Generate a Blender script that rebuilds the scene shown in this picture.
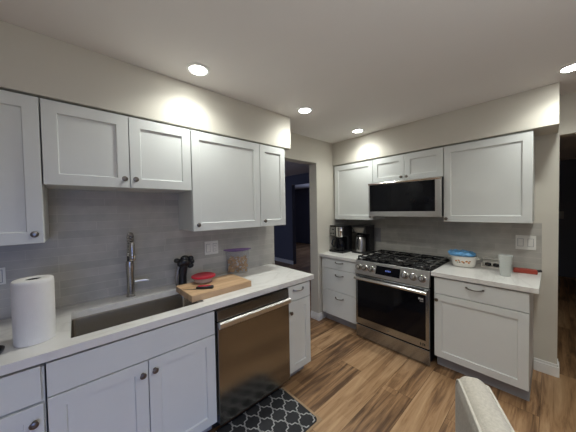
import bpy, bmesh, math, random
from mathutils import Vector, Matrix, Euler
random.seed(7)
sc = bpy.context.scene
for o in list(bpy.data.objects): bpy.data.objects.remove(o)
COL = sc.collection
PI = math.pi

# ---------------------------------------------------------------- camera
YAW, PITCH, ROLL, FPX = 0.8383, 0.0258, -0.0182, 236.57
def cam_axes():
    f = Vector((-math.sin(YAW)*math.cos(PITCH), math.cos(YAW)*math.cos(PITCH), -math.sin(PITCH)))
    r = Vector((math.cos(YAW), math.sin(YAW), 0)); u = r.cross(f)
    c, s = math.cos(ROLL), math.sin(ROLL)
    return c*r+s*u, -s*r+c*u, f
cd = bpy.data.cameras.new('camera'); cam = bpy.data.objects.new('camera', cd); COL.objects.link(cam)
r_, u_, f_ = cam_axes()
m = Matrix((r_, u_, -f_)).transposed().to_4x4(); m.translation = Vector((2.0476, 0.0839, 1.4967))
cam.matrix_world = m
cd.sensor_fit = 'HORIZONTAL'; cd.sensor_width = 36; cd.lens = FPX/576*36; cd.clip_start = 0.02
sc.camera = cam

# ---------------------------------------------------------------- world, daylight, added fills, exposure
w = bpy.data.worlds.new('world'); sc.world = w; w.use_nodes = True
w.node_tree.nodes['Background'].inputs[0].default_value = (0.25, 0.36, 0.62, 1)
w.node_tree.nodes['Background'].inputs[1].default_value = 0.05
sc.view_settings.view_transform = 'Standard'; sc.view_settings.look = 'None'
sc.view_settings.gamma = 1; sc.view_settings.use_curve_mapping = False
sc.view_settings.exposure = 0.16
SPOT = 25
LAMP = 38.0            # radiance of the recessed ceiling lamps
def area(name, loc, direction, sx, sy, power, color):
    l = bpy.data.lights.new(name, 'AREA'); l.shape = 'RECTANGLE'; l.size = sx; l.size_y = sy
    l.energy = power; l.color = color
    o = bpy.data.objects.new(name, l); COL.objects.link(o); o.location = loc
    o.rotation_euler = Vector(direction).to_track_quat('-Z', 'Y').to_euler(); return o
pd = area('blue_daylight_fill', (4.72, -.8, 1.05), (-1, .16, -.55), 1.8, 1.6, 13, (0.30, 0.46, 1.0))
pd.data.spread = math.radians(84)     # added blue fill, narrowed and tilted to tint mainly the base cabinets
area('hall_daylight', (-3.4, 0.25, 1.5), (0, 1, 0), 1.4, 1.2, 11, (0.56, 0.66, 1.0))
area('back_room_fill', (-3.0, 7.4, 1.5), (0, -1, 0), 1.6, 1.2, 16, (0.56, 0.66, 1.0))  # added fill that lifts the black opening past the hall
def fill_point(name, loc, power, radius, color):     # added point fill behind the camera, with no lamp modelled there
    l = bpy.data.lights.new(name, 'POINT'); l.energy = power; l.shadow_soft_size = radius; l.color = color
    o = bpy.data.objects.new(name, l); COL.objects.link(o); o.location = loc; return o
fill_point('rear_fill_point', (3.3, -1.0, 1.75), 4, .16, (1.0, .93, .84))
area('ceiling_fill_up', (2.9, .3, 1.55), (0, 0, 1), .5, .5, 21, (.95, 1.0, 1.0))  # added upward fill to brighten the ceiling, no fixture there

# ---------------------------------------------------------------- measures
H = 2.408; FL = 0.025; YF = 3.1106; ZC = 0.914; ZU = 0.876

# ---------------------------------------------------------------- materials
def new_mat(name):
    m = bpy.data.materials.new(name); m.use_nodes = True
    return m, m.node_tree.nodes, m.node_tree.links, m.node_tree.nodes['Principled BSDF']
def mat(name, col, rough=.5, metal=0, noise=0, scale=8, bump=0, bscale=40, stretch=None, trans=0, spec=None, coat=0):
    m, n, l, b = new_mat(name)
    b.inputs['Base Color'].default_value = (*col, 1); b.inputs['Roughness'].default_value = rough
    b.inputs['Metallic'].default_value = metal
    if trans: b.inputs['Transmission Weight'].default_value = trans
    if spec is not None: b.inputs['Specular IOR Level'].default_value = spec
    if coat: b.inputs['Coat Weight'].default_value = coat
    tc = n.new('ShaderNodeTexCoord'); vec = tc.outputs['Object']
    if stretch:
        mp = n.new('ShaderNodeMapping'); mp.inputs['Scale'].default_value = stretch; l.new(vec, mp.inputs[0]); vec = mp.outputs[0]
    if noise:
        t = n.new('ShaderNodeTexNoise'); t.inputs['Scale'].default_value = scale; t.inputs['Detail'].default_value = 4; l.new(vec, t.inputs['Vector'])
        r = n.new('ShaderNodeValToRGB')
        r.color_ramp.elements[0].position = .3; r.color_ramp.elements[1].position = .7
        r.color_ramp.elements[0].color = (*[max(0, c*(1-noise)) for c in col], 1); r.color_ramp.elements[1].color = (*[min(1, c*(1+noise)) for c in col], 1)
        l.new(t.outputs['Fac'], r.inputs[0]); l.new(r.outputs[0], b.inputs['Base Color'])
    if bump:
        t = n.new('ShaderNodeTexNoise'); t.inputs['Scale'].default_value = bscale; t.inputs['Detail'].default_value = 3; l.new(vec, t.inputs['Vector'])
        bp = n.new('ShaderNodeBump'); bp.inputs['Strength'].default_value = bump; bp.inputs['Distance'].default_value = .002
        l.new(t.outputs['Fac'], bp.inputs['Height']); l.new(bp.outputs[0], b.inputs['Normal'])
    return m
def emit(name, col, s):
    m, n, l, b = new_mat(name); b.inputs['Base Color'].default_value = (0, 0, 0, 1)
    b.inputs['Emission Color'].default_value = (*col, 1); b.inputs['Emission Strength'].default_value = s; return m
def clear(name, col, opac, rough=.15):
    m, n, l, b = new_mat(name); b.inputs['Base Color'].default_value = (*col, 1); b.inputs['Roughness'].default_value = rough
    b.inputs['Alpha'].default_value = opac; return m

M = {}
M['paint'] = mat('warm_wall_paint', (.635, .605, .535), .65, noise=.02, scale=3, bump=.08, bscale=180)
M['ceil'] = mat('ceiling_paint', (.80, .775, .765), .8, noise=.015, scale=2, bump=.05, bscale=150)
M['white'] = mat('white_cabinet_paint', (.705, .725, .71), .38, noise=.015, scale=5)
M['trim'] = mat('white_trim_paint', (.86, .86, .85), .4, noise=.015, scale=6)
M['dim_lit_wall'] = mat('wall_in_dim_light', (.13, .14, .19), .8, noise=.05, scale=2)  # dark blue base colour carries the dim light of these rooms
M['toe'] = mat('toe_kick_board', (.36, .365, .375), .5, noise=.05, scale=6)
M['steel'] = mat('brushed_steel', (.27, .262, .25), .2, 1, noise=.04, scale=14, bump=.05, bscale=14, stretch=(1, 1, 60))
[setattr(M['steel'].node_tree.nodes['Principled BSDF'].inputs[k], 'default_value', v) for k, v in (('Anisotropic', .85), ('Anisotropic Rotation', 0.0))]
M['steel_h'] = mat('brushed_steel_horizontal', (.37, .39, .42), .2, 1, noise=.06, scale=12, bump=.1, bscale=12, stretch=(1, 30, 60))
M['steel_panel'] = mat('satin_steel_panel', (.66, .65, .63), .33, 1, noise=.05, scale=12, stretch=(1, 30, 60))
M['faucet'] = mat('faucet_steel', (.46, .44, .41), .27, 1, noise=.05, scale=12)
M['chrome'] = mat('polished_steel', (.75, .74, .72), .16, 1, noise=.03, scale=10)
M['sink'] = mat('sink_steel', (.50, .47, .43), .22, 1, noise=.04, scale=4)
M['nickel'] = mat('dark_nickel', (.22, .20, .18), .28, 1, noise=.15, scale=60)
M['satin'] = mat('satin_nickel', (.36, .355, .35), .3, 1, noise=.08, scale=60)
M['black'] = mat('black_plastic', (.012, .012, .014), .35, noise=.2, scale=20)
M['gloss'] = mat('black_glass', (.005, .005, .007), .08, noise=.1, scale=3, spec=.22)
M['iron'] = mat('cast_iron', (.018, .018, .019), .2, noise=.2, scale=30, spec=.7, bscale=150)
M['red'] = mat('red_plastic', (.42, .012, .03), .35, noise=.06, scale=20)
M['redcase'] = mat('red_case', (.34, .045, .025), .5, noise=.1, scale=30)
M['purple'] = mat('purple_plastic', (.17, .09, .24), .4, noise=.08, scale=20)
M['plate'] = mat('switch_plate_white', (.76, .75, .71), .35, noise=.02, scale=20)
M['plate_dim'] = mat('switch_plate_grey', (.30, .30, .32), .35, noise=.03, scale=20)
M['paper'] = mat('paper_towel', (.80, .785, .76), .9, noise=.02, scale=25, bump=.5, bscale=260)
M['core_shade'] = mat('shaded_core_black', (.014, .011, .009), .9, noise=.1, scale=40)  # near-black puts the shade of the roll's hole into the core
M['ceramic'] = mat('white_ceramic', (.78, .75, .69), .2, noise=.02, scale=10, coat=.3)
M['blue'] = mat('blue_cover', (.12, .33, .60), .45, noise=.35, scale=28, bump=.6, bscale=60)
M['orange'] = mat('orange_flower_glaze', (.55, .22, .05), .3, noise=.2, scale=60)
M['brownfl'] = mat('brown_flower_glaze', (.28, .12, .05), .3, noise=.2, scale=60)
M['greenfl'] = mat('green_leaf_glaze', (.20, .26, .10), .3, noise=.2, scale=60)
M['fabric'] = mat('cream_woven_fabric', (.50, .465, .405), .95, noise=.10, scale=140, bump=.9, bscale=420, stretch=(1, 1, .6))
M['piping'] = mat('cream_piping', (.54, .51, .45), .9, noise=.05, scale=80)
M['legwood'] = mat('dark_leg_wood', (.06, .035, .02), .45, noise=.2, scale=20, stretch=(8, 8, 1))
M['snack'] = mat('brown_snack', (.50, .30, .13), .7, noise=.4, scale=30)
M['wrap'] = mat('pale_snack_wrapper', (.62, .58, .52), .5, noise=.2, scale=30)
M['frost'] = clear('frosted_plastic', (.74, .77, .74), .36, .4)
M['clear'] = clear('clear_plastic', (.75, .75, .77), .12, .10)
M['pink_clear'] = clear('pinkish_clear_plastic', (.78, .62, .60), .45, .15)
M['glass'] = clear('window_glass', (.7, .75, .8), .08, .05)
M['matgrey'] = mat('charcoal_mat_foam', (.020, .021, .025), .75, noise=.15, scale=60, bump=.3, bscale=300)
M['matline'] = mat('white_mat_print', (.50, .50, .50), .7, noise=.08, scale=60)
M['tan'] = mat('tan_mat_backing', (.36, .25, .15), .8, noise=.08, scale=40)
M['lamp'] = emit('lamp_diffuser_glow', (.98, 1.0, .94), LAMP)
M['digits'] = emit('blue_display_light', (.25, .35, 1), .45)

def tile_mat(name, rot, rows=.0515, width=.30, c1=(.41, .392, .358), c2=(.485, .465, .425), grout=(.54, .52, .47)):
    m, n, l, b = new_mat(name)
    tc = n.new('ShaderNodeTexCoord'); sep = n.new('ShaderNodeSeparateXYZ'); l.new(tc.outputs['Object'], sep.inputs[0])
    cb = n.new('ShaderNodeCombineXYZ'); l.new(sep.outputs['Y' if rot else 'X'], cb.inputs[0]); l.new(sep.outputs['Z'], cb.inputs[1])
    t = n.new('ShaderNodeTexBrick'); l.new(cb.outputs[0], t.inputs['Vector'])
    t.offset = .37; t.offset_frequency = 3; t.squash = 1.25; t.squash_frequency = 2
    for k, v in (('Scale', 1), ('Mortar Size', .0016), ('Mortar Smooth', .3), ('Bias', 0), ('Brick Width', width), ('Row Height', rows)): t.inputs[k].default_value = v
    t.inputs['Color1'].default_value = (*c1, 1); t.inputs['Color2'].default_value = (*c2, 1); t.inputs['Mortar'].default_value = (*grout, 1)
    ns = n.new('ShaderNodeTexNoise'); ns.inputs['Scale'].default_value = 9; ns.inputs['Detail'].default_value = 5; l.new(tc.outputs['Object'], ns.inputs['Vector'])
    mx = n.new('ShaderNodeMix'); mx.data_type = 'RGBA'; mx.blend_type = 'OVERLAY'; mx.inputs['Factor'].default_value = .25
    l.new(t.outputs['Color'], mx.inputs['A']); l.new(ns.outputs['Fac'], mx.inputs['B']); l.new(mx.outputs['Result'], b.inputs['Base Color'])
    bp = n.new('ShaderNodeBump'); bp.inputs['Strength'].default_value = .5; bp.inputs['Distance'].default_value = .002; bp.invert = True
    l.new(t.outputs['Fac'], bp.inputs['Height']); l.new(bp.outputs[0], b.inputs['Normal'])
    b.inputs['Roughness'].default_value = .42
    return m
M['tile_left'] = tile_mat('grey_tile_left', True); M['tile_far'] = tile_mat('grey_tile_far', False)

def quartz():
    m, n, l, b = new_mat('white_veined_quartz')
    tc = n.new('ShaderNodeTexCoord')
    ns = n.new('ShaderNodeTexNoise'); ns.inputs['Scale'].default_value = 2.2; ns.inputs['Detail'].default_value = 5; ns.inputs['Distortion'].default_value = .8
    mp = n.new('ShaderNodeMapping'); mp.inputs['Rotation'].default_value = (0, 0, .6); mp.inputs['Scale'].default_value = (1.6, .7, 1)
    l.new(tc.outputs['Object'], mp.inputs[0]); l.new(mp.outputs[0], ns.inputs['Vector'])
    s = n.new('ShaderNodeMath'); s.operation = 'SUBTRACT'; s.inputs[1].default_value = .5; l.new(ns.outputs['Fac'], s.inputs[0])
    a = n.new('ShaderNodeMath'); a.operation = 'ABSOLUTE'; l.new(s.outputs[0], a.inputs[0])
    r = n.new('ShaderNodeValToRGB'); e = r.color_ramp.elements
    e[0].position = 0; e[0].color = (.67, .655, .63, 1); e[1].position = .02; e[1].color = (.735, .722, .695, 1)
    x = r.color_ramp.elements.new(.10); x.color = (.77, .76, .735, 1)
    l.new(a.outputs[0], r.inputs[0]); l.new(r.outputs[0], b.inputs['Base Color']); b.inputs['Roughness'].default_value = .22
    return m
M['quartz'] = quartz()

def planks():
    m, n, l, b = new_mat('brown_wood_planks')
    tc = n.new('ShaderNodeTexCoord'); sep = n.new('ShaderNodeSeparateXYZ'); l.new(tc.outputs['Object'], sep.inputs[0])
    cb = n.new('ShaderNodeCombineXYZ'); l.new(sep.outputs['Y'], cb.inputs[0])
    ad = n.new('ShaderNodeMath'); ad.operation = 'ADD'; ad.inputs[1].default_value = .19; l.new(sep.outputs['X'], ad.inputs[0]); l.new(ad.outputs[0], cb.inputs[1])
    def brick(width, c1, c2):
        t = n.new('ShaderNodeTexBrick'); l.new(cb.outputs[0], t.inputs['Vector']); t.offset = .39; t.offset_frequency = 2
        for k, v in (('Scale', 1), ('Mortar Size', .0012), ('Mortar Smooth', .2), ('Bias', 0), ('Brick Width', width), ('Row Height', .11)): t.inputs[k].default_value = v
        t.inputs['Color1'].default_value = c1; t.inputs['Color2'].default_value = c2; t.inputs['Mortar'].default_value = (0, 0, 0, 1); return t
    t = brick(1.22, (0, 0, 0, 1), (1, 1, 1, 1)); t2 = brick(.73, (0, 0, 0, 1), (1, 1, 1, 1))
    for q in (t, t2): q.inputs['Row Height'].default_value = .2195
    t2.inputs['Row Height'].default_value = .1098
    # grain, shifted per plank
    av = n.new('ShaderNodeVectorMath'); av.operation = 'MULTIPLY_ADD'; l.new(t.outputs['Color'], av.inputs[0]); av.inputs[1].default_value = (3, 7, 5); l.new(tc.outputs['Object'], av.inputs[2])
    mp = n.new('ShaderNodeMapping'); mp.inputs['Scale'].default_value = (22, 1.5, 1); l.new(av.outputs[0], mp.inputs[0])
    g = n.new('ShaderNodeTexNoise'); g.inputs['Scale'].default_value = 1; g.inputs['Detail'].default_value = 7; g.inputs['Roughness'].default_value = .62; g.inputs['Distortion'].default_value = .9
    l.new(mp.outputs[0], g.inputs['Vector'])
    mp2 = n.new('ShaderNodeMapping'); mp2.inputs['Scale'].default_value = (70, 4, 1); l.new(av.outputs[0], mp2.inputs[0])
    g2 = n.new('ShaderNodeTexNoise'); g2.inputs['Scale'].default_value = 1; g2.inputs['Detail'].default_value = 4; l.new(mp2.outputs[0], g2.inputs['Vector'])
    s1 = n.new('ShaderNodeMath'); s1.operation = 'MULTIPLY_ADD'; l.new(t.outputs['Color'], s1.inputs[0]); s1.inputs[1].default_value = .34; 
    s0 = n.new('ShaderNodeMath'); s0.operation = 'MULTIPLY'; l.new(g.outputs['Fac'], s0.inputs[0]); s0.inputs[1].default_value = 1.55
    l.new(s0.outputs[0], s1.inputs[2])
    s2 = n.new('ShaderNodeMath'); s2.operation = 'MULTIPLY_ADD'; l.new(t2.outputs['Color'], s2.inputs[0]); s2.inputs[1].default_value = .16; l.new(s1.outputs[0], s2.inputs[2])
    s3 = n.new('ShaderNodeMath'); s3.operation = 'MULTIPLY_ADD'; l.new(g2.outputs['Fac'], s3.inputs[0]); s3.inputs[1].default_value = .22; l.new(s2.outputs[0], s3.inputs[2])
    r = n.new('ShaderNodeValToRGB'); e = r.color_ramp.elements
    e[0].position = .50; e[0].color = (.115, .060, .029, 1); e[1].position = .92; e[1].color = (.54, .35, .195, 1)
    x = e.new(.61); x.color = (.25, .138, .067, 1); x = e.new(.72); x.color = (.385, .225, .113, 1)
    s4 = n.new('ShaderNodeMath'); s4.operation = 'MULTIPLY'; s4.inputs[1].default_value = .6; l.new(s3.outputs[0], s4.inputs[0]); l.new(s4.outputs[0], r.inputs[0])
    mx = n.new('ShaderNodeMix'); mx.data_type = 'RGBA'; mx.blend_type = 'MIX'; l.new(r.outputs[0], mx.inputs['A']); mx.inputs['B'].default_value = (.05, .027, .014, 1)
    mf = n.new('ShaderNodeMath'); mf.operation = 'MULTIPLY'; l.new(t.outputs['Fac'], mf.inputs[0]); mf.inputs[1].default_value = .7; l.new(mf.outputs[0], mx.inputs['Factor'])
    l.new(mx.outputs['Result'], b.inputs['Base Color']); b.inputs['Roughness'].default_value = .42
    bp = n.new('ShaderNodeBump'); bp.inputs['Strength'].default_value = .15; bp.inputs['Distance'].default_value = .002; l.new(g2.outputs['Fac'], bp.inputs['Height']); l.new(bp.outputs[0], b.inputs['Normal'])
    return m
M['planks'] = planks()

def boardwood():
    m, n, l, b = new_mat('cutting_board_maple')
    tc = n.new('ShaderNodeTexCoord'); mp = n.new('ShaderNodeMapping'); mp.inputs['Scale'].default_value = (28, 2, 8); l.new(tc.outputs['Object'], mp.inputs[0])
    g = n.new('ShaderNodeTexNoise'); g.inputs['Scale'].default_value = 1; g.inputs['Detail'].default_value = 5; l.new(mp.outputs[0], g.inputs['Vector'])
    r = n.new('ShaderNodeValToRGB'); e = r.color_ramp.elements; e[0].position = .3; e[0].color = (.42, .26, .14, 1); e[1].position = .7; e[1].color = (.62, .42, .25, 1)
    l.new(g.outputs['Fac'], r.inputs[0]); l.new(r.outputs[0], b.inputs['Base Color']); b.inputs['Roughness'].default_value = .5; return m
M['board'] = boardwood()

# ---------------------------------------------------------------- mesh helpers
class MB:
    def __init__(s, off=(0, 0, 0)): s.bm = bmesh.new(); s.o = Vector(off)
    def v(s, p): return s.bm.verts.new(Vector(p)+s.o)
    def f(s, vs, m=0, smooth=False):
        try: q = s.bm.faces.new(vs)
        except ValueError: return
        q.material_index = m; q.smooth = smooth
    def box(s, x0, x1, y0, y1, z0, z1, m=0):
        a = [s.v((x, y, z)) for z in (z0, z1) for x, y in ((x0, y0), (x1, y0), (x1, y1), (x0, y1))]
        for q in ((3, 2, 1, 0), (4, 5, 6, 7), (0, 1, 5, 4), (1, 2, 6, 5), (2, 3, 7, 6), (3, 0, 4, 7)): s.f([a[i] for i in q], m)
        return s
    def prism(s, poly, a, b, axis='x', m=0):      # poly in the two other axes (cyclic order after axis)
        def P(p, t): return {'x': (t, p[0], p[1]), 'y': (p[0], t, p[1]), 'z': (p[0], p[1], t)}[axis]
        A = [s.v(P(p, a)) for p in poly]; B = [s.v(P(p, b)) for p in poly]; n = len(poly)
        s.f(A[::-1], m); s.f(B, m)
        for i in range(n): s.f([A[i], A[(i+1) % n], B[(i+1) % n], B[i]], m)
        return s
    def rings(s, rings, m=0, cap0=True, cap1=True, smooth=True, closed=True):
        R = [[s.v(p) for p in r] for r in rings]; n = len(R[0])
        for a, b in zip(R, R[1:]):
            for i in range(n if closed else n-1): s.f([a[i], a[(i+1) % n], b[(i+1) % n], b[i]], m, smooth)
        if cap0: s.f(R[0][::-1], m)
        if cap1: s.f(R[-1], m)
        return s
    def lathe(s, prof, c=(0, 0, 0), n=32, axis='z', m=0, cap0=True, cap1=True, sx=1, sy=1):
        rg = []
        for r, t in prof:
            q = []
            for i in range(n):
                a = 2*PI*i/n; x, y = r*math.cos(a)*sx, r*math.sin(a)*sy
                p = {'z': (x, y, t), 'y': (x, -t, y), 'x': (t, x, y)}[axis]
                q.append((c[0]+p[0], c[1]+p[1], c[2]+p[2]))
            rg.append(q)
        return s.rings(rg, m, cap0, cap1)
    def tube(s, pts, r, n=10, m=0):
        pts = [Vector(p) for p in pts]; rr = r if isinstance(r, (list, tuple)) else [r]*len(pts)
        rg = []; up = None
        for i, p in enumerate(pts):
            t = (pts[min(i+1, len(pts)-1)]-pts[max(i-1, 0)]).normalized()
            if up is None: up = t.orthogonal().normalized()
            up = (up-t*up.dot(t)).normalized(); sd = t.cross(up)
            rg.append([p+rr[i]*(math.cos(2*PI*k/n)*up+math.sin(2*PI*k/n)*sd) for k in range(n)])
        return s.rings(rg, m)
    def blob(s, c, rx, ry, rz, n=14, k=8, m=0, jit=0):
        rg = []
        for j in range(1, k):
            th = PI*j/k; rg.append([(c[0]+rx*math.sin(th)*math.cos(2*PI*i/n)*(1+jit*random.uniform(-1, 1)), c[1]+ry*math.sin(th)*math.sin(2*PI*i/n)*(1+jit*random.uniform(-1, 1)), c[2]-rz*math.cos(th)) for i in range(n)])
        return s.rings(rg, m)
    def door(s, u0, u1, z0, z1, yf, rail=.057, t=.02, rec=.009, ch=.004, m=0):
        def rect(a, y): return [s.v(p) for p in ((u0+a, y, z0+a), (u1-a, y, z0+a), (u1-a, y, z1-a), (u0+a, y, z1-a))]
        R = [rect(0, yf+t), rect(0, yf+.0015), rect(.0015, yf), rect(rail, yf), rect(rail+ch, yf+rec)]
        for a, b in zip(R, R[1:]):
            for i in range(4): s.f([a[i], a[(i+1) % 4], b[(i+1) % 4], b[i]], m)
        s.f(R[0][::-1], m); s.f(R[-1], m)
        return s
    def build(s, name, mats, parent=None, bevel=0, seg=2, loc=None, rot=None, angle=35):
        bm = s.bm; bmesh.ops.recalc_face_normals(bm, faces=bm.faces)
        for e in bm.edges:
            if len(e.link_faces) == 2 and e.calc_face_angle(0) > math.radians(angle): e.smooth = False
        me = bpy.data.meshes.new(name); bm.to_mesh(me); bm.free()
        for q in (mats if isinstance(mats, (list, tuple)) else [mats]): me.materials.append(q)
        o = bpy.data.objects.new(name, me); COL.objects.link(o)
        if parent: o.parent = parent
        if loc: o.location = loc
        if rot: o.rotation_euler = rot
        if bevel:
            b = o.modifiers.new('bevel', 'BEVEL'); b.width = bevel; b.segments = seg; b.limit_method = 'ANGLE'; b.angle_limit = math.radians(40)
        return o
def tag(o, label, cat, group=None, kind=None):
    o['label'] = label; o['category'] = cat
    if group: o['group'] = group
    if kind: o['kind'] = kind
    return o
def thing(name, label, cat, loc=(0, 0, 0), rz=0, group=None):
    o = bpy.data.objects.new(name, None); COL.objects.link(o); o.location = loc; o.rotation_euler = (0, 0, rz); o.empty_display_size = .1
    return tag(o, label, cat, group)
def struct(name, mb, mats, bevel=0):
    o = mb.build(name, mats, bevel=bevel); o['kind'] = 'structure'; return o
def copy_thing(root, loc, label, group):
    c = root.copy(); COL.objects.link(c); c.location = loc; c['label'] = label; c['group'] = group
    for ch in list(root.children):
        d = ch.copy(); COL.objects.link(d); d.parent = c
    return c

# ================================================================ SETTING
struct('floor', MB().box(-7, 5, -3.1, 7.6, FL-.1, FL), M['planks'])
struct('ceiling', MB().box(-7, 5, -3.1, 7.6, H, H+.1), M['ceil'])
YD0, YD1, ZD = 1.712, 2.440, 2.099
b = MB(); b.box(-.13, 0, -3, YD0, FL, H); b.box(-.13, 0, YD0, YD1, ZD, H); b.box(-.13, 0, YD1, YF+.12, FL, H)
struct('wall_left', b, M['paint'])
XW = 2.092
b = MB(); b.box(0, XW, YF, YF+.12, FL, H); b.box(XW, 4.8, YF, YF+.12, 2.08, H)
struct('wall_far', b, M['paint'])
b = MB(); b.box(4.8, 4.9, -3, -1.8, FL, H); b.box(4.8, 4.9, .2, 7.5, FL, H); b.box(4.8, 4.9, -1.8, .2, 2.15, H)
struct('wall_right', b, M['paint'])
struct('wall_back', MB().box(-.13, 4.9, -3.1, -3, FL, H), M['paint'])
b = MB(); b.box(4.82, 4.88, -1.8, -1.73, FL, 2.15); b.box(4.82, 4.88, .13, .2, FL, 2.15); b.box(4.82, 4.88, -1.73, .13, 2.08, 2.15); b.box(4.82, 4.88, -1.73, .13, FL, FL+.07); b.box(4.82, 4.88, -.83, -.77, FL+.07, 2.08)
wn = struct('added_window_1', b, M['trim'])  # unseen window, added as an opening for the blue fill
pn = MB().box(4.845, 4.855, -1.73, .13, FL+.07, 2.08).build('pane', M['glass'], wn)
# soffits over the wall cabinets
b = MB(); b.box(0, .3225, -3, 1.689, 2.0975, H); struct('wall_soffit_left', b, M['paint'], .003)
b = MB(); b.box(0, 2.0845, YF-.3313, YF, 2.1005, H); struct('wall_soffit_far', b, M['paint'], .003)
# tile
b = MB(); b.box(0, .008, -.75, .715, ZC, 1.66); b.box(0, .008, .715, 1.705, ZC, 1.36); struct('wall_tile_left', b, M['tile_left'])
b = MB(); b.box(.002, .553, YF-.008, YF, ZC, 1.36); b.box(.553, 1.325, YF-.008, YF, ZC-.02, 1.42); b.box(1.325, 1.9963, YF-.008, YF, ZC, 1.343); struct('wall_tile_far', b, M['tile_far'])
# baseboards
def base_profile(t=.014, h=.095): return [(0, FL), (t, FL), (t, FL+h*.72), (t*.55, FL+h*.86), (t*.45, FL+h), (0, FL+h)]
b = MB()
b.box(.0, .014, YD1-.014, 2.50, FL, FL+.07); b.box(0, .008, YD1-.008, 2.50, FL+.07, FL+.095)
b.box(-.13, .0, YD1-.014, YD1, FL, FL+.07); b.box(-.13, 0, YD1-.008, YD1, FL+.07, FL+.095)
struct('baseboard_left', b, M['trim'], .002)
b = MB()
b.box(1.953, XW+.014, YF-.014, YF, FL, FL+.085); b.box(1.953, XW+.008, YF-.008, YF, FL+.085, FL+.108)
b.box(XW, XW+.014, YF, YF+.12, FL, FL+.085); b.box(XW, XW+.008, YF, YF+.12, FL+.085, FL+.108)
struct('baseboard_far', b, M['trim'], .002)
# rooms beyond the two openings
b = MB(); b.box(-5, -2.58, 4.4, 4.52, FL, H); b.box(-2.58, -.13, 4.4, 4.52, 2.16, H); struct('wall_hall_partition', b, M['dim_lit_wall'])
struct('wall_hall_left', MB().box(-7.1, -7, -.1, 7.5, FL, H), M['dim_lit_wall'])
struct('wall_hall_near', MB().box(-7, -.13, -.1, 0, FL, H), M['dim_lit_wall'])
struct('wall_rooms_back', MB().box(-7, 4.9, 7.5, 7.6, FL, H), M['dim_lit_wall'])
struct('wall_rooms_divider', MB().box(.2, .3, YF+.12, 7.5, FL, H), M['dim_lit_wall'])
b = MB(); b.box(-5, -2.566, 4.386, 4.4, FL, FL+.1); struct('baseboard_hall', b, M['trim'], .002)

# ================================================================ RECESSED LIGHTS
ring = thing('recessed_light', 'x', 'ceiling light', (.525, .70, H), 0)
b = MB(); b.lathe([(.052, -.001), (.054, -.006), (.070, -.005), (.074, -.001), (.074, 0), (.052, 0)], cap0=False, cap1=False); b.build('trim_ring', M['trim'], ring)
b = MB(); b.lathe([(.045, -.004), (.052, -.001)], cap0=True, cap1=True); b.build('diffuser', M['lamp'], ring)
sl = bpy.data.lights.new('downlight_beam', 'SPOT'); sl.energy = SPOT; sl.spot_size = math.radians(148); sl.spot_blend = 1.0; sl.shadow_soft_size = .045; sl.color = (.97, 1.0, .94)
so = bpy.data.objects.new('downlight_beam', sl); COL.objects.link(so); so.parent = ring; so.location = (0, 0, -.012)
ring['label'] = 'glowing round ceiling downlight nearest the camera, above the sink wall cabinets'; ring['group'] = 'recessed ceiling downlights'
G = 'recessed ceiling downlights'
for loc, lab in [((.53, 1.68, H), 'glowing round ceiling downlight beside the end of the left soffit, middle of the row'),
                 ((.525, 2.575, H), 'glowing round ceiling downlight close to the far soffit above the coffee makers'),
                 ((2.14, 2.565, H), 'glowing round ceiling downlight cut off at the right edge of the photo'),
                 ((2.14, 1.62, H), 'ceiling downlight of the second row, above the chair'),
                 ((2.14, .55, H), 'ceiling downlight of the second row, above the camera')]:
    copy_thing(ring, loc, lab, G)

# ================================================================ CABINETS
def knob(parent, u, z, yf, name='knob'):
    b = MB(); b.lathe([(.0085, 0), (.0065, .003), (.005, .008), (.006, .013), (.0135, .017), (.0155, .021), (.0135, .0245), (.006, .0265)], (u, yf, z), 20, 'y'); return b.build(name, M['nickel'], parent)
def pull(parent, u, z, yf, w=.11, m='nickel', drop=.006):
    b = MB(); pts = []
    for i in range(13):
        t = i/12; s_ = math.sin(PI*t); pts.append((u-w/2+w*t, yf-.006-.024*s_**.6, z-drop*s_))
    b.tube(pts, [.0042+.0018*abs(2*i/12-1) for i in range(13)], 10)
    for e in (-1, 1): b.lathe([(.0085, 0), (.008, .004), (.005, .008)], (u+e*w/2, yf, z), 16, 'y')
    return b.build('pull_handle', M[m], parent)
def frame(side, uc, zb):                # wall frame: local X to the right, local Y into the wall
    return ((0, uc, zb), PI/2) if side == 'L' else ((uc, YF, zb), 0)
def wall_cabinet(side, u0, u1, z0, z1, dep, doors, label, door_z1=2.077):
    uc = (u0+u1)/2; loc, rz = frame(side, uc, z0); t = thing('wall_cabinet', label, 'cabinet', loc, rz, 'white wall cabinets'); off = (-uc, 0, -z0)
    MB(off).box(u0+.001, u1-.001, -dep+.0215, -.0085, z0+.001, z1).build('body', M['white'], t, .001)
    for (a, c, kn) in doors:
        d = MB(off).door(a, c, z0, door_z1, -dep).build('door', M['white'], t)
        if kn: knob(d, kn[0]-uc, kn[1]-z0, -dep)
    return t
W = .3316
wall_cabinet('L', -.46, -.0345, 1.353, 2.088, W, [(-.458, -.0365, (-.067, 1.399))], 'tall white wall cabinet at the left edge, above the paper towel roll')
wall_cabinet('L', -.0325, .7095, 1.6486, 2.088, W, [(-.0295, .337, (.311, 1.70)), (.342, .7075, (.368, 1.70))], 'short white two-door wall cabinet above the sink faucet')
wall_cabinet('L', .7125, 1.304, 1.353, 2.088, W, [(.7145, 1.3025, (.746, 1.399))], 'wide white single-door wall cabinet above the cutting board')
wall_cabinet('L', 1.306, 1.600, 1.353, 2.088, W, [(1.308, 1.598, (1.343, 1.402))], 'narrow white wall cabinet beside the dark doorway')
WF = .3324
wall_cabinet('F', .012, .598, 1.3545, 2.09, WF, [(.036, .5965, (.569, 1.40))], 'white wall cabinet in the corner above the coffee makers')
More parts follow.
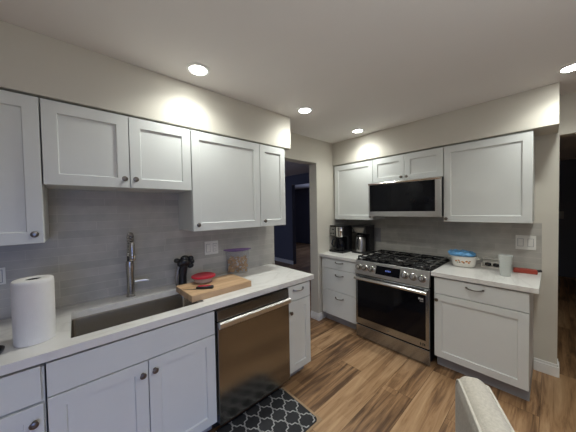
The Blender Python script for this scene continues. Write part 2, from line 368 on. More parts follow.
wall_cabinet('F', .6, 1.3385, 1.80, 2.09, WF, [(.602, .968, (.941, 1.838)), (.971, 1.3365, (.998, 1.838))], 'short white two-door wall cabinet directly above the microwave')
wall_cabinet('F', 1.3405, 1.951, 1.3545, 2.09, WF, [(1.3425, 1.949, (1.366, 1.385))], 'large white wall cabinet to the right of the microwave')

def base_cabinet(side, u0, u1, dep, label, fronts, toe=.075, zt=.874, hollow=False, zb=.137, side_panel=None):
    uc = (u0+u1)/2; loc, rz = frame(side, uc, FL); t = thing('base_cabinet', label, 'cabinet', loc, rz, 'white base cabinets'); off = (-uc, 0, -FL)
    b = MB(off); yf = -dep+.0215; x0, x1 = u0+.001, u1-.001
    if hollow:
        b.box(x0, x0+.018, yf+.02, -.01, zb, zt); b.box(x1-.018, x1, yf+.02, -.01, zb, zt); b.box(x0+.018, x1-.018, yf, -.01, zb, zb+.018); b.box(x0+.018, x1-.018, -.028, -.01, zb+.018, zt)
        b.box(x0+.018, x1-.018, yf, yf+.018, zb+.018, .846)
    else: b.box(x0, x1, yf, -.01, zb, .846); b.box(x0, x1, yf+.07, -.01, .846, zt)
    b.build('body', M['white'], t, .001)
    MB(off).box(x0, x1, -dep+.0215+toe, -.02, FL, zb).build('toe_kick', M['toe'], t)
    for fr in fronts:
        if fr[0] == 'door':
            d = MB(off).door(*fr[1], -dep).build('door', M['white'], t)
            if fr[2]: knob(d, fr[2][0]-uc, fr[2][1]-FL, -dep)
        else:
            d = MB(off).box(fr[1][0], fr[1][1], -dep, -dep+.02, fr[1][2], fr[1][3]).build('drawer' if fr[0] == 'drawer' else 'false_front', M['white'], t, .0018)
            if fr[2]: pull(d, fr[2][0]-uc, fr[2][1]-FL, -dep, m=fr[3] if len(fr) > 3 else 'nickel')
    return t
D = .617
base_cabinet('L', -.48, -.0345, D, 'white base cabinet at the left edge, under the paper towel roll',
    [('drawer', (-.478, -.045, .710, .859), None), ('door', (-.478, -.04, .137, .698), (-.068, .632))])
base_cabinet('L', -.0325, .7285, D, 'white two-door base cabinet under the sink, with a wide blank front panel',
    [('front', (-.028, .7245, .7145, .860), None), ('door', (-.028, .347, .137, .7075), (.322, .645)), ('door', (.352, .7245, .137, .7075), (.379, .648))], hollow=True)
base_cabinet('L', 1.3585, 1.618, D, 'narrow white base cabinet between the dishwasher and the dark doorway',
    [('drawer', (1.361, 1.616, .7365, .862), (1.472, .826), 'satin'), ('door', (1.361, 1.616, .137, .7305), (1.376, .648))])
DF = .627
base_cabinet('F', .012, .5475, DF, 'white three-drawer base cabinet left of the range, under the coffee makers',
    [('drawer', (.036, .5455, .744, .866), (.305, .832)), ('drawer', (.036, .5455, .4655, .738), (.305, .672)), ('drawer', (.036, .5455, .145, .4595), (.303, .388))])
base_cabinet('F', 1.342, 1.951, DF, 'white base cabinet right of the range, one drawer over one wide door',
    [('drawer', (1.345, 1.949, .723, .864), (1.636, .823)), ('door', (1.345, 1.949, .148, .7165), (1.366, .668))], zb=.148, toe=.07)

# ================================================================ COUNTERTOPS
C = .6323
S0, S1, SX0, SX1 = .050, .690, .166, .547      # sink opening
t = MB()
b = t
b.box(.009, SX0, -.75, 1.658, ZU, ZC); b.box(SX1, C, -.75, 1.658, ZU, ZC); b.box(SX0, SX1, -.75, S0, ZU, ZC); b.box(SX0, SX1, S1, 1.658, ZU, ZC)
bmesh.ops.remove_doubles(b.bm, verts=b.bm.verts, dist=1e-5)
# drop the hidden inner faces where the four slabs meet
kill = [f for f in b.bm.faces if len([g for g in b.bm.faces if g is not f and set(g.verts) == set(f.verts)])]
bmesh.ops.delete(b.bm, geom=kill, context='FACES_ONLY')
tag(b.build('countertop', M['quartz'], bevel=0), 'long white veined quartz countertop around the sink', 'countertop', 'quartz countertops')
tag(MB().box(.002, .549, YF-.642, YF-.009, ZU, ZC).build('countertop', M['quartz'], bevel=.002), 'short white countertop under the coffee makers, left of the range', 'countertop', 'quartz countertops')
tag(MB().box(1.322, 1.9976, YF-.642, YF-.009, ZU, ZC).build('countertop', M['quartz'], bevel=.002), 'white countertop right of the range, under the casserole dish', 'countertop', 'quartz countertops')

# ================================================================ SINK
def rrect(x0, x1, y0, y1, r, z, k=5):
    p = []
    for cx, cy, a0 in ((x1-r, y1-r, 0), (x0+r, y1-r, PI/2), (x0+r, y0+r, PI), (x1-r, y0+r, 1.5*PI)):
        for i in range(k+1): a = a0+PI/2*i/k; p.append((cx+r*math.cos(a), cy+r*math.sin(a), z))
    return p
sk = thing('sink', 'stainless steel undermount kitchen sink set in the long countertop', 'sink', ((SX0+SX1)/2, (S0+S1)/2, .66)); off = (-(SX0+SX1)/2, -(S0+S1)/2, -.66)
b = MB(off); e = .004
out = [rrect(SX0-e-.012, SX1+e+.012, S0-e-.012, S1+e+.012, .03, ZU-.003), rrect(SX0-.002, SX1+.002, S0-.002, S1+.002, .022, ZU-.003), rrect(SX0, SX1, S0, S1, .022, ZU-.01), rrect(SX0+.004, SX1-.004, S0+.004, S1-.004, .022, .70),
       rrect(SX0+.012, SX1-.012, S0+.012, S1-.012, .024, .684), rrect(SX0+.03, SX1-.03, S0+.03, S1-.03, .02, .678)]
b.rings(out, 0, False, True); b.build('bowl', M['sink'], sk, angle=50)
b = MB(off); b.lathe([(.045, .6785), (.042, .681), (.03, .680), (.012, .6795)], (SX0+.12, (S0+S1)/2, 0), 24); b.build('drain', M['chrome'], sk)

# ================================================================ FAUCET
fx, fy = .087, .357
fa = thing('faucet', 'tall brushed steel pull-down faucet behind the sink', 'faucet', (fx, fy, ZC))
b = MB(); b.lathe([(.027, 0), (.027, .006), (.0225, .010), (.022, .10), (.0225, .155), (.025, .19), (.0255, .225), (.023, .245), (.017, .25)]); b.build('column', M['faucet'], fa)
b = MB(); b.lathe([(.0165, .25), (.0165, .285)], n=20); b.build('neck', M['black'], fa)
b = MB(); b.lathe([(.016, .283), (.0195, .288), (.0195, .303), (.016, .308)], n=20); b.build('collar', M['chrome'], fa)
cpts = [(0, 0, .30+.08*i/8) for i in range(9)]+[(.055-.055*math.cos(PI*i/12), 0, .38+.055*math.sin(PI*i/12)) for i in range(1, 13)]
b = MB(); b.tube(cpts, .011, 12); b.build('hose', M['black'], fa)
b = MB(); P = [Vector(p) for p in cpts]; L = [0]
for a, c in zip(P, P[1:]): L.append(L[-1]+(c-a).length)
hp = []; turns = 26; N = turns*12
for i in range(N+1):
    s_ = L[-1]*i/N; k = max(j for j in range(len(L)) if L[j] <= s_+1e-9); k = min(k, len(P)-2)
    q = P[k].lerp(P[k+1], (s_-L[k])/(L[k+1]-L[k])); tg = (P[k+1]-P[k]).normalized(); n1 = Vector((0, 1, 0)); n2 = tg.cross(n1); a = 2*PI*i/12
    hp.append(q+.0145*(math.cos(a)*n1+math.sin(a)*n2))
b.tube(hp, .0028, 6); b.build('spring', M['chrome'], fa)
b = MB(); b.lathe([(.012, .385), (.016, .372), (.017, .32), (.0195, .285), (.0195, .268), (.017, .264)], (.11, 0, 0), 20); b.build('spray_head', M['faucet'], fa)
b = MB(); b.tube([(0, 0, .262), (.05, 0, .275), (.092, 0, .30)], .0055, 8); b.lathe([(.0195, .292), (.0205, .294), (.0205, .306), (.0195, .308)], (.11, 0, 0), 20, cap0=False, cap1=False); b.build('dock_arm', M['faucet'], fa)
b = MB(); b.tube([(0, .024, .098), (.004, .07, .099), (.012, .098, .098), (.018, .108, .094)], [.0155, .0145, .013, .010], 12); b.build('lever', M['steel_panel'], fa)

# ================================================================ DISHWASHER
u0, u1 = .734, 1.353; uc = (u0+u1)/2
dw = thing('dishwasher', 'stainless steel dishwasher between the sink cabinet and the narrow cabinet', 'dishwasher', (0, uc, FL), PI/2); off = (-uc, 0, -FL)
MB(off).box(u0, u1, -.585, -.03, .11, .868).build('tub', M['black'], dw)
MB(off).box(u0+.003, u1-.003, -.53, -.03, FL, .11).build('toe_kick', M['black'], dw)
MB(off).box(u0+.004, u1-.002, -.632, -.587, .108, .782).build('door', M['steel'], dw, .004)
MB(off).prism([(-.587, .785), (-.624, .785), (-.632, .792), (-.626, .855), (-.61, .860), (-.587, .860)], u0+.004, u1-.002).build('control_strip', M['steel'], dw, .002)
b = MB(off); b.prism([(-.632, .750), (-.652, .745), (-.662, .754), (-.664, .782), (-.655, .790), (-.632, .786)], u0+.006, u1-.004); b.build('handle', M['steel_panel'], dw, .003)

# ================================================================ RANGE
x0, x1 = .5545, 1.3145; xc = (x0+x1)/2; yf = 2.455; yb = YF-.012
rg = thing('range', 'stainless steel gas range with black oven window', 'range', (xc, yf, FL)); off = (-xc, -yf, -FL)
MB(off).box(x0+.003, x1-.003, yf+.03, yb, FL+.03, .905).build('body', M['black'], rg, .002)
for a in (x0+.05, x1-.05):
    for c in (yf+.08, yb-.06): b = MB(off); b.lathe([(.018, FL), (.018, FL+.01), (.01, FL+.012), (.01, FL+.031)], (a, c, 0), 16); b.build('foot', M['black'], rg)
MB(off).box(x0, x1, yf, yf+.03, .04, .178).build('drawer', M['steel_h'], rg, .004)
dr = MB(off); dr.box(x0, x1, yf-.004, yf+.028, .19, .752); dr = dr.build('oven_door', M['steel_h'], rg, .005)
MB(off).box(x0+.024, x1-.03, yf-.006, yf+.002, .262, .690).build('window', M['gloss'], dr, .003)
b = MB(off); hy = yf-.048
b.tube([(x0+.012, hy, .722), (x1-.008, hy, .722)], .0165, 14)
for a in (x0+.035, x1-.032): b.box(a-.014, a+.014, hy, yf-.002, .712, .732)
b.build('handle', M['chrome'], dr, .002)
b = MB(off); b.lathe([(.011, 0), (.010, .0012)], (xc-.005, yf-.004, .222), 20, 'y'); b.build('emblem', M['nickel'], dr)
b = MB(off)
for k, (dx, dz, ww, hh) in enumerate([(0, 0, .013, .018), (.017, -.001, .011, .016), (.031, -.002, .010, .018), (.012, -.016, .03, .005)]): b.box(x1-.092+dx, x1-.092+dx+ww, yf-.0072, yf-.006, .640+dz, .640+dz+hh)
b.build('sticker', M['plate'], dr)
b = MB(off)
for dx in (0, .02, .035): b.box(x1-.058+dx-.02, x1-.05+dx-.02, yf-.0047, yf-.004, .212, .236)
b.build('mark', M['black'], dr)
# tilted control panel
b = MB(off); b.prism([(yf+.032, .762), (yf-.012, .762), (yf-.016, .772), (yf+.016, .912), (yf+.04, .916), (yf+.04, .90)], x0, x1); pn = b.build('control_panel', M['steel_panel'], rg, .002)
tl = math.atan2(.032, .140)
def onpanel(u, z): return Vector((u, yf-.016+(z-.772)*.032/.140, z))
nrm = Vector((0, -math.cos(tl), math.sin(tl)))
b = MB(off)
p = [onpanel(.800, .798), onpanel(1.052, .798), onpanel(1.052, .886), onpanel(.800, .886)]
A = [b.v(q+nrm*.0025) for q in p]; B = [b.v(q-nrm*.002) for q in p]
b.f(A); b.f(B[::-1])
for i in range(4): b.f([A[i], A[(i+1) % 4], B[(i+1) % 4], B[i]])
ds = b.build('display', M['gloss'], pn)
b = MB(off)
for k in range(4):
    u = .905+k*.015; p = [onpanel(u, .838), onpanel(u+.008, .838), onpanel(u+.008, .853), onpanel(u, .853)]
    b.f([b.v(q+nrm*.0032) for q in p])
b.build('clock_light', M['digits'], ds)
for u in (.600, .672, .748, 1.100, 1.178, 1.256):
    c = onpanel(u, .838)
    b = MB(); b.lathe([(.033, 0), (.033, .005), (.029, .007), (.0275, .034), (.025, .038), (.021, .038), (.020, .035), (.004, .035)], (0, 0, 0), 28, 'y')
    k = b.build('knob', M['nickel'], rg, loc=c+Vector(off), rot=(-tl, 0, 0))
    b = MB(); b.lathe([(.036, 0), (.036, .004), (.033, .007), (.0285, .008)], (0, 0, 0), 28, 'y', cap1=False); b.build('bezel', M['chrome'], k)
    b = MB(); b.lathe([(.0195, .0352), (.018, .0372), (.004, .0374)], (0, 0, 0), 24, 'y'); b.box(-.0045, .0045, -.044, -.036, -.019, .019); b.build('knob_cap', M['chrome'], k, .001)
ct = MB(off).box(x0-.001, x1+.001, yf+.018, yb, .905, .921).build('cooktop', M['gloss'], rg, .003)
MB(off).box(x0, x1, yb-.045, yb, .921, .935).build('rear_vent', M['iron'], rg, .003)
b0 = yf+.07
burn = [(x0+.14, b0+.12, .045), (x0+.14, b0+.38, .037), (xc, b0+.25, .055), (x1-.14, b0+.12, .05), (x1-.14, b0+.38, .034)]
for (a, c, r) in burn:
    b = MB(off); b.lathe([(r*1.35, .921), (r*1.3, .929), (r*.9, .933), (r*.3, .933)], (a, c, 0), 24); bb = b.build('burner', M['satin'], rg); b = MB(off); b.lathe([(r, .932), (r, .940), (r*.9, .943), (r*.2, .944)], (a, c, 0), 24); b.build('burner_cap', M['iron'], bb)
gx = [x0+.012, x0+.255, x1-.255, x1-.012]
for i in range(3):
    a, c = gx[i]+.003, gx[i+1]-.003; y0, y1 = yf+.045, yb-.055; b = MB(off); zt = .958
    for (p, q) in [((a, y0), (c, y0)), ((a, y1), (c, y1)), ((a, y0), (a, y1)), ((c, y0), (c, y1)), ((a, (y0+y1)/2), (c, (y0+y1)/2))]:
        b.box(min(p[0], q[0])-.006, max(p[0], q[0])+.006, min(p[1], q[1])-.006, max(p[1], q[1])+.006, zt-.016, zt)
    mx_ = (a+c)/2
    b.box(mx_-.005, mx_+.005, y0, y0+.075, zt-.014, zt+.001); b.box(mx_-.005, mx_+.005, y1-.075, y1, zt-.014, zt+.001)
    b.box(mx_-.005, mx_+.005, (y0+y1)/2-.07, (y0+y1)/2+.07, zt-.014, zt+.001)
    for yy in (y0+.125, y1-.125):
        b.box(a, a+.07, yy-.005, yy+.005, zt-.014, zt+.001); b.box(c-.07, c, yy-.005, yy+.005, zt-.014, zt+.001)
    for px_ in (a, c):
        for py_ in (y0, y1): b.box(px_-.007, px_+.007, py_-.007, py_+.007, .921, zt-.01)
    b.build('grate', M['iron'], rg, .0025)

# ================================================================ MICROWAVE
x0, x1 = .572, 1.336; xc = (x0+x1)/2; yf = 2.722; z0, z1 = 1.400, 1.797
mw = thing('microwave', 'stainless steel over-range microwave with wide black glass front', 'microwave', (xc, YF-.01, z0)); off = (-xc, -YF+.01, -z0)
MB(off).box(x0+.002, x1-.002, yf+.022, YF-.01, z0+.006, z1).build('body', M['black'], mw, .002)
MB(off).box(x0, x1, yf, yf+.021, z0, z1-.002).build('door', M['steel_panel'], mw, .003)
MB(off).box(x0+.018, x1-.052, yf-.0025, yf+.003, z0+.058, z1-.026).build('window', M['gloss'], mw, .002)
b = MB(off); b.prism([(yf-.003, z1-.024), (yf-.010, z1-.014), (yf-.003, z1-.003), (yf+.004, z1-.003), (yf+.004, z1-.024)], x0+.001, x1-.001); b.build('top_trim', M['chrome'], mw)
b = MB(off)
for k in range(14): b.box(x0+.06+k*.046, x0+.09+k*.046, yf+.06, yf+.075, z0+.003, z0+.0065)
b.build('vent_grille', M['iron'], mw)

# ================================================================ SWITCH PLATES
def plate(side, u0, u1, z0, z1, kinds, label, m='plate', yb=-.008):
    uc, zc_ = (u0+u1)/2, (z0+z1)/2; loc, rz = frame(side, uc, zc_); t = thing('wall_plate', label, 'switch plate', loc, rz, 'wall plates'); off = (-uc, 0, -zc_)
    MB(off).box(u0, u1, yb-.006, yb, z0, z1).build('plate', M[m], t, .002)
    n = len(kinds); 
    for i, k in enumerate(kinds):
        c = u0+(u1-u0)*(i+.5)/n
        if k == 'rocker':
            MB(off).prism([(yb-.006, zc_-.033), (yb-.0075, zc_-.033), (yb-.012, zc_+.033), (yb-.006, zc_+.033)], c-.0165, c+.0165).box(c-.0195, c+.0195, yb-.0066, yb-.006, zc_-.036, zc_+.036, 1).build('rocker', [M[m], M['plate_dim']], t)  # grey surround paints the shadow gap around the rocker
        elif k == 'outlet':
            o = MB(off).box(c-.0165, c+.0165, yb-.0085, yb-.006, zc_-.033, zc_+.033).box(c-.0195, c+.0195, yb-.0066, yb-.006, zc_-.036, zc_+.036, 1).build('socket', [M[m], M['plate_dim']], t)  # socket gets the same painted shadow gap in grey
            b = MB(off)
            for dz in (-.019, .014):
                for dx in (-.006, .005): b.box(c+dx-.001, c+dx+.001, yb-.0089, yb-.0085, zc_+dz, zc_+dz+.009)
                b.box(c-.002, c+.002, yb-.0089, yb-.0085, zc_+dz-.008, zc_+dz-.004)
            b.build('slot', M['black'], o)
    return t
plate('L', .922, 1.048, 1.111, 1.230, ['rocker', 'outlet'], 'white double wall plate on the tile above the cutting board')
plate('L', -.335, -.215, 1.112, 1.205, ['outlet', 'rocker'], 'white wall plate on the tile left of the paper towel roll')
plate('F', 1.831, 1.962, 1.099, 1.228, ['rocker', 'rocker'], 'white double wall plate on the tile above the red case')
plate('F', .445, .535, 1.05, 1.235, ['outlet'], 'grey wall plate on the tile right of the coffee makers', 'plate_dim')
t = thing('light_switch', 'dim switch plate on the dark wall seen past the right opening', 'switch plate', (2.17, 7.5, 1.29)); MB().box(-.055, .055, -.008, 0, -.075, .075).build('plate', M['plate_dim'], t, .002); MB().box(-.016, .016, -.013, -.008, -.03, .03).build('rocker', M['plate_dim'], t, .001)

# ================================================================ THINGS ON THE LEFT COUNTER
pt = thing('paper_towel_roll', 'white paper towel roll standing on the counter left of the sink', 'paper towels', (.447, -.070, ZC))
b = MB(); b.lathe([(.0255, .010), (.0255, .285), (.028, .287), (.064, .287), (.0685, .283), (.0695, .27), (.0695, .012), (.068, .002), (.03, .0), (.0255, .010)], n=48, cap0=False, cap1=False); b.build('paper', M['paper'], pt, angle=60)
b = MB(); b.lathe([(.023, .002), (.023, .284), (.0252, .284), (.0252, .002), (.023, .002)], n=32, cap0=False, cap1=False); b.build('core', M['core_shade'], pt)
b = MB(); b.lathe([(.03, 0), (.05, .004), (.062, .022), (.064, .030), (.060, .030), (.048, .008), (.02, .004)], n=32); t = tag(b.build('dish', M['black'], loc=(.528, -.215, ZC)), 'dark round dish on the counter at the left edge of the photo', 'dish')

t = thing('cutting_board', 'thick wooden cutting board lying on the counter at the right end of the sink', 'cutting board', (.366, .845, ZC), .02)
MB().box(-.150, .150, -.228, .228, .0, .044).build('board', M['board'], t, .004)
ZB = ZC+.044
t = thing('food_container', 'round clear food container with a red lid on the cutting board', 'container', (.272, .80, ZB))
b = MB(); b.lathe([(.055, .001), (.064, .004), (.079, .042), (.081, .044), (.078, .044), (.062, .007), (.02, .004)], n=36); b.build('bowl', M['pink_clear'], t)
b = MB(); b.lathe([(.084, .040), (.088, .042), (.088, .050), (.080, .054), (.074, .051), (.02, .0505)], n=40); b.build('lid', M['red'], t)
t = thing('paring_knife', 'small knife with a red and black handle on the cutting board', 'knife', (.41, .70, ZB), .98)
b = MB(); b.prism([(-.095, .0), (-.005, -.009), (-.005, .009), (-.05, .0085)], .001, .0025, 'z'); b.build('blade', M['nickel'], t)
b = MB(); b.rings([[(x, r*math.cos(2*PI*i/12), .010+.009*math.sin(2*PI*i/12)*r/.012) for i in range(12)] for x, r in ((-.008, .010), (.0, .014), (.03, .017), (.07, .015), (.10, .017), (.108, .010))]); b.build('handle', M['black'], t)
b = MB(); b.rings([[(x, .002+r*math.cos(2*PI*i/12), .0195+.0045*math.sin(2*PI*i/12)) for i in range(12)] for x, r in ((.002, .006), (.02, .012), (.06, .012), (.09, .006))]); b.build('handle_inlay', M['red'], t)

# black kitchen tool cluster
t = thing('dish_brush_holder', 'black upright holder with lumpy black tool heads in the corner behind the sink', 'kitchen tool', (.128, .690, ZC))
b = MB(); b.rings([[(math.cos(2*PI*i/20)*.030*s_, math.sin(2*PI*i/20)*.034*s_+dy, z) for i in range(20)] for z, s_, dy in ((0, 1.0, 0), (.006, 1.05, 0), (.014, .92, 0), (.08, .85, .003), (.13, .95, .008), (.165, 1.0, .012))]); b.build('stem', M['black'], t)
b = MB(); b.tube([(.012, -.046, .002), (.010, -.046, .06), (.006, -.038, .12), (0, -.022, .165)], .0085, 10); b.build('metal_rod', M['satin'], t)
b = MB(); b.blob((.01, .018, .190), .036, .050, .040, jit=.05); b.blob((.01, .020, .220), .026, .034, .022); b.build('tool_head', M['black'], t)
for (y, z, r, q) in [(-.042, .212, .020, .019), (.062, .216, .019, .021), (.070, .190, .018, .020), (.058, .158, .022, .019), (-.018, .184, .021, .024)]:
    b = MB(); b.blob((.020, y, z), r, r*1.15, q); b.tube([(.012, .02, .19), (.018, y, z)], .013, 8); b.build('tool_knob', M['black'], t)

# bag of snacks
t = thing('snack_bag', 'clear bag with a purple seal, standing on the counter behind the cutting board', 'bag', (.086, 1.203, ZC), -.42)
b = MB(); rg_ = []
for j in range(10):
    v_ = j/9; hw = .094+.014*v_; th = .034*math.sin(PI*min(1, .12+.8*(1-v_)))**.6+.0035; z = .002+.205*v_
    rg_.append([(th*math.copysign(abs(math.sin(2*PI*i/32))**.8, math.sin(2*PI*i/32)), hw*math.copysign(abs(math.cos(2*PI*i/32))**.7, math.cos(2*PI*i/32)), z+.004*math.sin(i*2.1+j)*.3) for i in range(32)])
b.rings(rg_); b.build('bag_film', M['clear'], t)
b = MB(); rg_ = []
for j in range(17):
    y = -.125+.25*j/16; q = 1-(2*j/16-1)**2; rg_.append([(.012*(.45+.55*q)*math.cos(2*PI*i/12), y, .222-.006*q+(.005+.012*q)*math.sin(2*PI*i/12)) for i in range(12)])
b.rings(rg_); b.build('seal', M['purple'], t)
b = MB(); random.seed(3)
for k in range(260):
    z = random.uniform(.016, .150); y = random.uniform(-.084, .084); x = random.uniform(-.018, .020); R_ = Euler((random.uniform(0, 6), random.uniform(0, 6), random.uniform(0, 6))).to_matrix()
    rr = random.uniform(.009, .016); mm = 1 if random.random() < .12 else 0
    ring_ = lambda h, s_: [Vector((x, y, z))+R_ @ Vector((rr*s_*math.cos(2*PI*i/8), rr*s_*.8*math.sin(2*PI*i/8), h)) for i in range(8)]
    b.rings([ring_(-.003, .7), ring_(0, 1), ring_(.003, .7)], mm)
tag(b.build('snack_mix', [M['snack'], M['wrap']], loc=(.086, 1.203, ZC), rot=(0, 0, -.42)), 'brown snack pieces inside the clear purple-sealed bag', 'snacks', kind='stuff')

# ================================================================ COFFEE MAKERS
t = thing('coffee_maker', 'black and silver drip coffee maker in the corner, the left one of two', 'coffee maker', (.1225, 2.782, ZC), 0, 'coffee makers'); t.scale = (1.2, .95, .985); off = (-.122, -2.885, -ZC)
MB(off).box(.030, .214, 2.762, 3.005, ZC, .940).build('base', M['black'], t, .006)
MB(off).box(.034, .210, 2.905, 3.003, .940, 1.272).build('water_tank', M['black'], t, .006)
MB(off).box(.030, .214, 2.790, 3.004, 1.135, 1.262).build('brew_head', M['black'], t, .008)
MB(off).box(.026, .218, 2.785, 3.006, 1.263, 1.280).build('lid', M['black'], t, .006)
cp = MB(off).box(.033, .100, 2.779, 2.791, 1.140, 1.255).build('control_panel', M['satin'], t, .003)
for z, u in ((1.225, .078), (1.170, .05), (1.170, .08)): b = MB(off); b.lathe([(.010, 0), (.009, .004)], (u, 2.779, z), 16, 'y'); b.build('button', M['black'], cp)
b = MB(off); b.lathe([(.040, 1.128), (.046, 1.14), (.047, 1.205), (.0485, 1.208), (.0485, 1.213), (.047, 1.216), (.047, 1.258), (.043, 1.262)], (.155, 2.805, 0), 32); b.build('filter_basket', M['chrome'], t)
b = MB(off); b.lathe([(.052, .941), (.062, .947), (.068, .99), (.064, 1.045), (.05, 1.085), (.046, 1.10), (.05, 1.115), (.02, 1.120)], (.135, 2.832, 0), 32); cf = b.build('carafe', M['gloss'], t)
b = MB(off); b.tube([(.100, 2.778, 1.095), (.087, 2.752, 1.085), (.083, 2.744, 1.03), (.092, 2.766, .985)], .008, 10); b.build('carafe_handle', M['black'], cf)
t = thing('coffee_maker', 'black coffee maker with a stainless carafe, next to the range', 'coffee maker', (.375, 2.925, ZC), 0, 'coffee makers'); off = (-.34, -2.96, -ZC)
MB(off).box(.240, .440, 2.835, 3.085, ZC, .936).build('base', M['black'], t, .005)
MB(off).box(.243, .437, 2.975, 3.084, .936, 1.262).build('water_tank', M['black'], t, .005)
MB(off).box(.238, .442, 2.835, 3.086, 1.262, 1.278).build('lid', M['black'], t, .005)
MB(off).prism([(2.975, 1.165), (2.875, 1.175), (2.842, 1.262), (2.975, 1.262)], .240, .440).build('brew_head', M['black'], t, .004)
b = MB(off); pts = [(.255, 1.252), (.425, 1.252), (.395, 1.182), (.285, 1.182)]
def sl(z): return 2.875-(z-1.175)*.033/.087
A = [b.v((x, sl(z)-.004, z)) for x, z in pts]; B = [b.v((x, sl(z)+.002, z)) for x, z in pts]; b.f(A); b.f(B[::-1])
for i in range(4): b.f([A[i], A[(i+1) % 4], B[(i+1) % 4], B[i]])
b.build('control_panel', M['nickel'], t)
b = MB(off); b.lathe([(.060, .937), (.066, .940), (.066, 1.095), (.060, 1.118), (.052, 1.125)], (.335, 2.905, 0), 36); cf = b.build('carafe', M['steel_panel'], t)
b = MB(off); b.lathe([(.054, 1.124), (.054, 1.140), (.045, 1.150), (.01, 1.152)], (.335, 2.905, 0), 28); b.build('carafe_lid', M['black'], cf)
b = MB(off); b.tube([(.345, 2.845, 1.115), (.350, 2.812, 1.105), (.352, 2.802, 1.05), (.349, 2.812, .985), (.346, 2.838, .97)], .010, 10); b.build('carafe_handle', M['black'], cf)

# ================================================================ THINGS ON THE RIGHT COUNTER
t = thing('casserole_dish', 'white casserole dish with painted flowers on the counter right of the range', 'dish', (1.478, 2.905, ZC), .12)
def sq(r, z, p=3.2, n=40, sx=1, sy=.92): return [(sx*r*math.copysign(abs(math.cos(2*PI*i/n))**(2/p), math.cos(2*PI*i/n)), sy*r*math.copysign(abs(math.sin(2*PI*i/n))**(2/p), math.sin(2*PI*i/n)), z) for i in range(n)]
b = MB(); b.rings([sq(.070, 0), sq(.080, .004), sq(.092, .02), sq(.098, .06), sq(.101, .098), sq(.105, .104), sq(.101, .106), sq(.094, .09), sq(.085, .02), sq(.05, .012)]); ds = b.build('dish_body', M['ceramic'], t, angle=60)
def decal(a, z, r, m, nm):
    b = MB(); y = -.0905*(1-.0)*1.0; b.lathe([(r, 0), (r*.8, .0016), (r*.2, .002)], (a, -.0885, z), 10, 'y'); b.build(nm, M[m], ds)
for a, z, r, m in [(-.052, .062, .008, 'orange'), (-.030, .070, .011, 'orange'), (-.024, .052, .008, 'brownfl'), (-.002, .060, .012, 'orange'), (.008, .050, .009, 'brownfl'), (.028, .064, .011, 'orange'), (.046, .052, .008, 'orange'), (-.040, .050, .006, 'greenfl'), (.018, .072, .006, 'greenfl'), (.055, .066, .006, 'brownfl')]: decal(a, z, r, m, 'flower_decal')
for a in (-.122, .096): b = MB(); b.box(a, a+.026, -.03, .03, .080, .094); b.build('grip', M['ceramic'], ds, .005)
b = MB(); random.seed(11); n = 44; rg_ = []
for r, z, j in ((.098, .109, .0), (.108, .112, .003), (.112, .120, .006), (.106, .130, .007), (.092, .138, .008), (.070, .128, .007), (.035, .124, .005)):
    q = sq(r, z, 2.6, n)
    rg_.append([(x*(1+random.uniform(-1, 1)*j*6)-.006, y*(1+random.uniform(-1, 1)*j*6), zz+random.uniform(-1, 1)*j-.06*(x-.11)*(0 if j == 0 else 1)) for x, y, zz in q])
b.rings(rg_, cap0=False); tag(b.build('stretch_cover', M['blue'], loc=(1.468, 2.905, ZC-.002), rot=(0, 0, .12)), 'crumpled blue plastic cover stretched over the white casserole dish', 'cover')

t = thing('utensil_tray', 'low white tray holding dark pieces, against the tile behind the casserole dish', 'tray', (1.705, 3.04, ZC))
b = MB(); b.box(-.107, .107, -.055, .055, 0, .008); b.box(-.107, .107, .043, .055, .008, .068); b.box(-.107, -.099, -.055, .043, .008, .04); b.box(.099, .107, -.055, .043, .008, .04); b.box(-.107, .107, .02, .058, .066, .075); b.build('tray_body', M['ceramic'], t, .003)
for (x, y, r) in [(-.06, -.005, .025), (.0, -.012, .024), (.056, -.005, .025)]:
    b = MB(); b.lathe([(r*.6, 0), (r, .006), (r, .020), (r*.85, .028), (r*.5, .03), (r*.45, .018), (r*.1, .018)], (0, 0, 0), 22); tag(b.build('burner_cap', M['iron'], loc=(1.705+x, 3.04+y, ZC+.0085)), ['dark round piece in the white tray, nearest the casserole dish', 'dark round piece in the middle of the white tray', 'dark round piece in the white tray, just behind the frosted cup'][[-.06, .0, .056].index(x)], 'stove part', 'dark pieces in the white tray')
t = thing('plastic_cup', 'frosted translucent plastic cup on the right counter', 'cup', (1.797, 2.735, ZC))
b = MB(); b.lathe([(.030, .0), (.033, .002), (.045, .168), (.0465, .170), (.0465, .173), (.0435, .173), (.0315, .006), (.01, .005)], n=32); b.build('cup_body', M['frost'], t)
t = thing('red_case', 'red oblong case with a black end, lying at the right end of the counter', 'case', (1.905, 2.965, ZC), .12)
MB().box(-.078, .070, -.03, .03, 0, .036).build('case_body', M['redcase'], t, .006)
b = MB(); b.tube([(.066, 0, .026), (.08, .002, .028), (.094, .006, .030)], [.013, .011, .012], 12); b.build('black_end', M['black'], t)
b = MB(); b.tube([(0, -.05, .012), (0, .035, .012)], .011, 14); b.blob((0, .045, .016), .016, .016, .0155); tag(b.build('metal_clip', M['chrome'], loc=(1.872, 3.055, ZC+.0), rot=(0, 0, -PI/2)), 'small shiny metal piece behind the red case', 'clip')

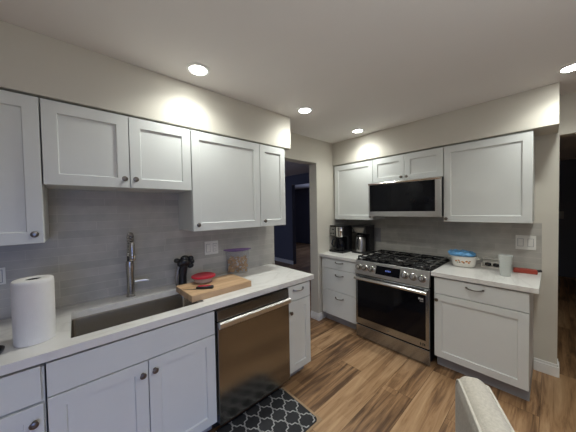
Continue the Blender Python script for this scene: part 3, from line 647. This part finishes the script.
# ================================================================ FLOOR MAT
mx0, mx1, my0, my1 = .562, .972, .42, 1.304; zt = FL+.010
t = thing('floor_mat', 'charcoal floor mat with a white trellis pattern in front of the dishwasher', 'mat', ((mx0+mx1)/2, (my0+my1)/2, FL)); off = (-(mx0+mx1)/2, -(my0+my1)/2, -FL)
b = MB(off); b.rings([rrect(mx0-.0, mx1+.016, my0, my1+.022, .006, FL), rrect(mx0, mx1+.016, my0, my1+.022, .006, FL+.003)], smooth=False); b.build('backing', M['tan'], t)
b = MB(off); b.rings([rrect(mx0, mx1, my0, my1, .03, FL+.003), rrect(mx0, mx1, my0, my1, .03, zt-.003), rrect(mx0+.004, mx1-.004, my0+.004, my1-.004, .027, zt)]); 
PX, PY = .1625, .1135; ox, oy = .6775, 1.178
def inside(p): return mx0+.006 < p.x < mx1-.006 and my0+.006 < p.y < my1-.006
def strip(a, c, sgn):
    pts = []; d = c-a; nn = Vector((-d.y, d.x)).normalized()
    for i in range(17):
        s_ = i/16; o_ = .0085*math.sin(2*PI*s_)*sgn + .0045*math.sin(6*PI*s_)*sgn
        pts.append(a+d*s_+nn*o_)
    hw = .0042
    for i in range(16):
        p, q = pts[i], pts[i+1]
        if not (inside(p) and inside(q)): continue
        t_ = (q-p).normalized(); k = Vector((-t_.y, t_.x))*hw; e = t_*.001
        b.f([b.v((z.x, z.y, zt+.0004)) for z in (p-k-e, q-k+e, q+k+e, p+k-e)], 1)
for i in range(-4, 5):
    for j in range(-9, 5):
      for h in (0, .5):
        c = Vector((ox+(i+h)*PX, oy+(j+h)*PY)); R0 = c+Vector((PX/2, 0)); T0 = c+Vector((0, PY/2)); L0 = c-Vector((PX/2, 0))
        strip(R0, T0, 1); strip(T0, L0, -1)
b.build('mat_top', [M['matgrey'], M['matline']], t)

# ================================================================ CHAIR
# back runs from its far corner towards the camera; the seat lies on the side away from the kitchen
P1 = Vector((1.833, 1.0, 0)); dirv = Vector((.42, -.9075, 0)).normalized(); out = Vector((-dirv.y*-1, dirv.x*-1, 0))
ang = math.atan2(dirv.y, dirv.x)            # local X along the back, local Y = to the seat side
cw = .47; CHAIR_TOP = .968
t = thing('dining_chair', 'cream woven fabric upholstered chair in the bottom right corner', 'chair', (P1.x+dirv.x*cw/2, P1.y+dirv.y*cw/2, FL), ang)
z_lo, z_hi, th, RR = .36, CHAIR_TOP-FL, .088, .04
def outline(ins, y):
    p = rrect(-cw/2+ins, cw/2-ins, z_lo+ins, z_hi-ins, .05-ins*.5, 0, 7)
    return [(a, y, c) for a, c, _ in p]
def ins(y): d = min(y, th-y); return RR-math.sqrt(max(0, RR**2-(RR-min(d, RR))**2))
b = MB(); b.rings([outline(ins(y), y) for y in (0, .002, .006, .013, .022, .03, th-.03, th-.022, th-.013, th-.006, th-.002, th)]); b.build('backrest', M['fabric'], t, angle=60)
for y in (.008, th-.008):
    b = MB(); q = outline(ins(y)-.001, y); b.tube(q+[q[0]], .004, 8); b.build('piping', M['piping'], t)
b = MB(); b.box(-cw/2+.005, cw/2-.005, th+.005, th+.44, .36, .455); b.build('seat', M['fabric'], t, .025, 4)
for x in (-cw/2+.035, cw/2-.035):
    for y in (.045, th+.40):
        b = MB(); b.rings([[(x+sx*s_, y+sy*s_, z) for sx, sy in ((-1, -1), (1, -1), (1, 1), (-1, 1))] for z, s_ in ((0, .014), (.38, .021))], smooth=False); b.build('leg', M['legwood'], t)
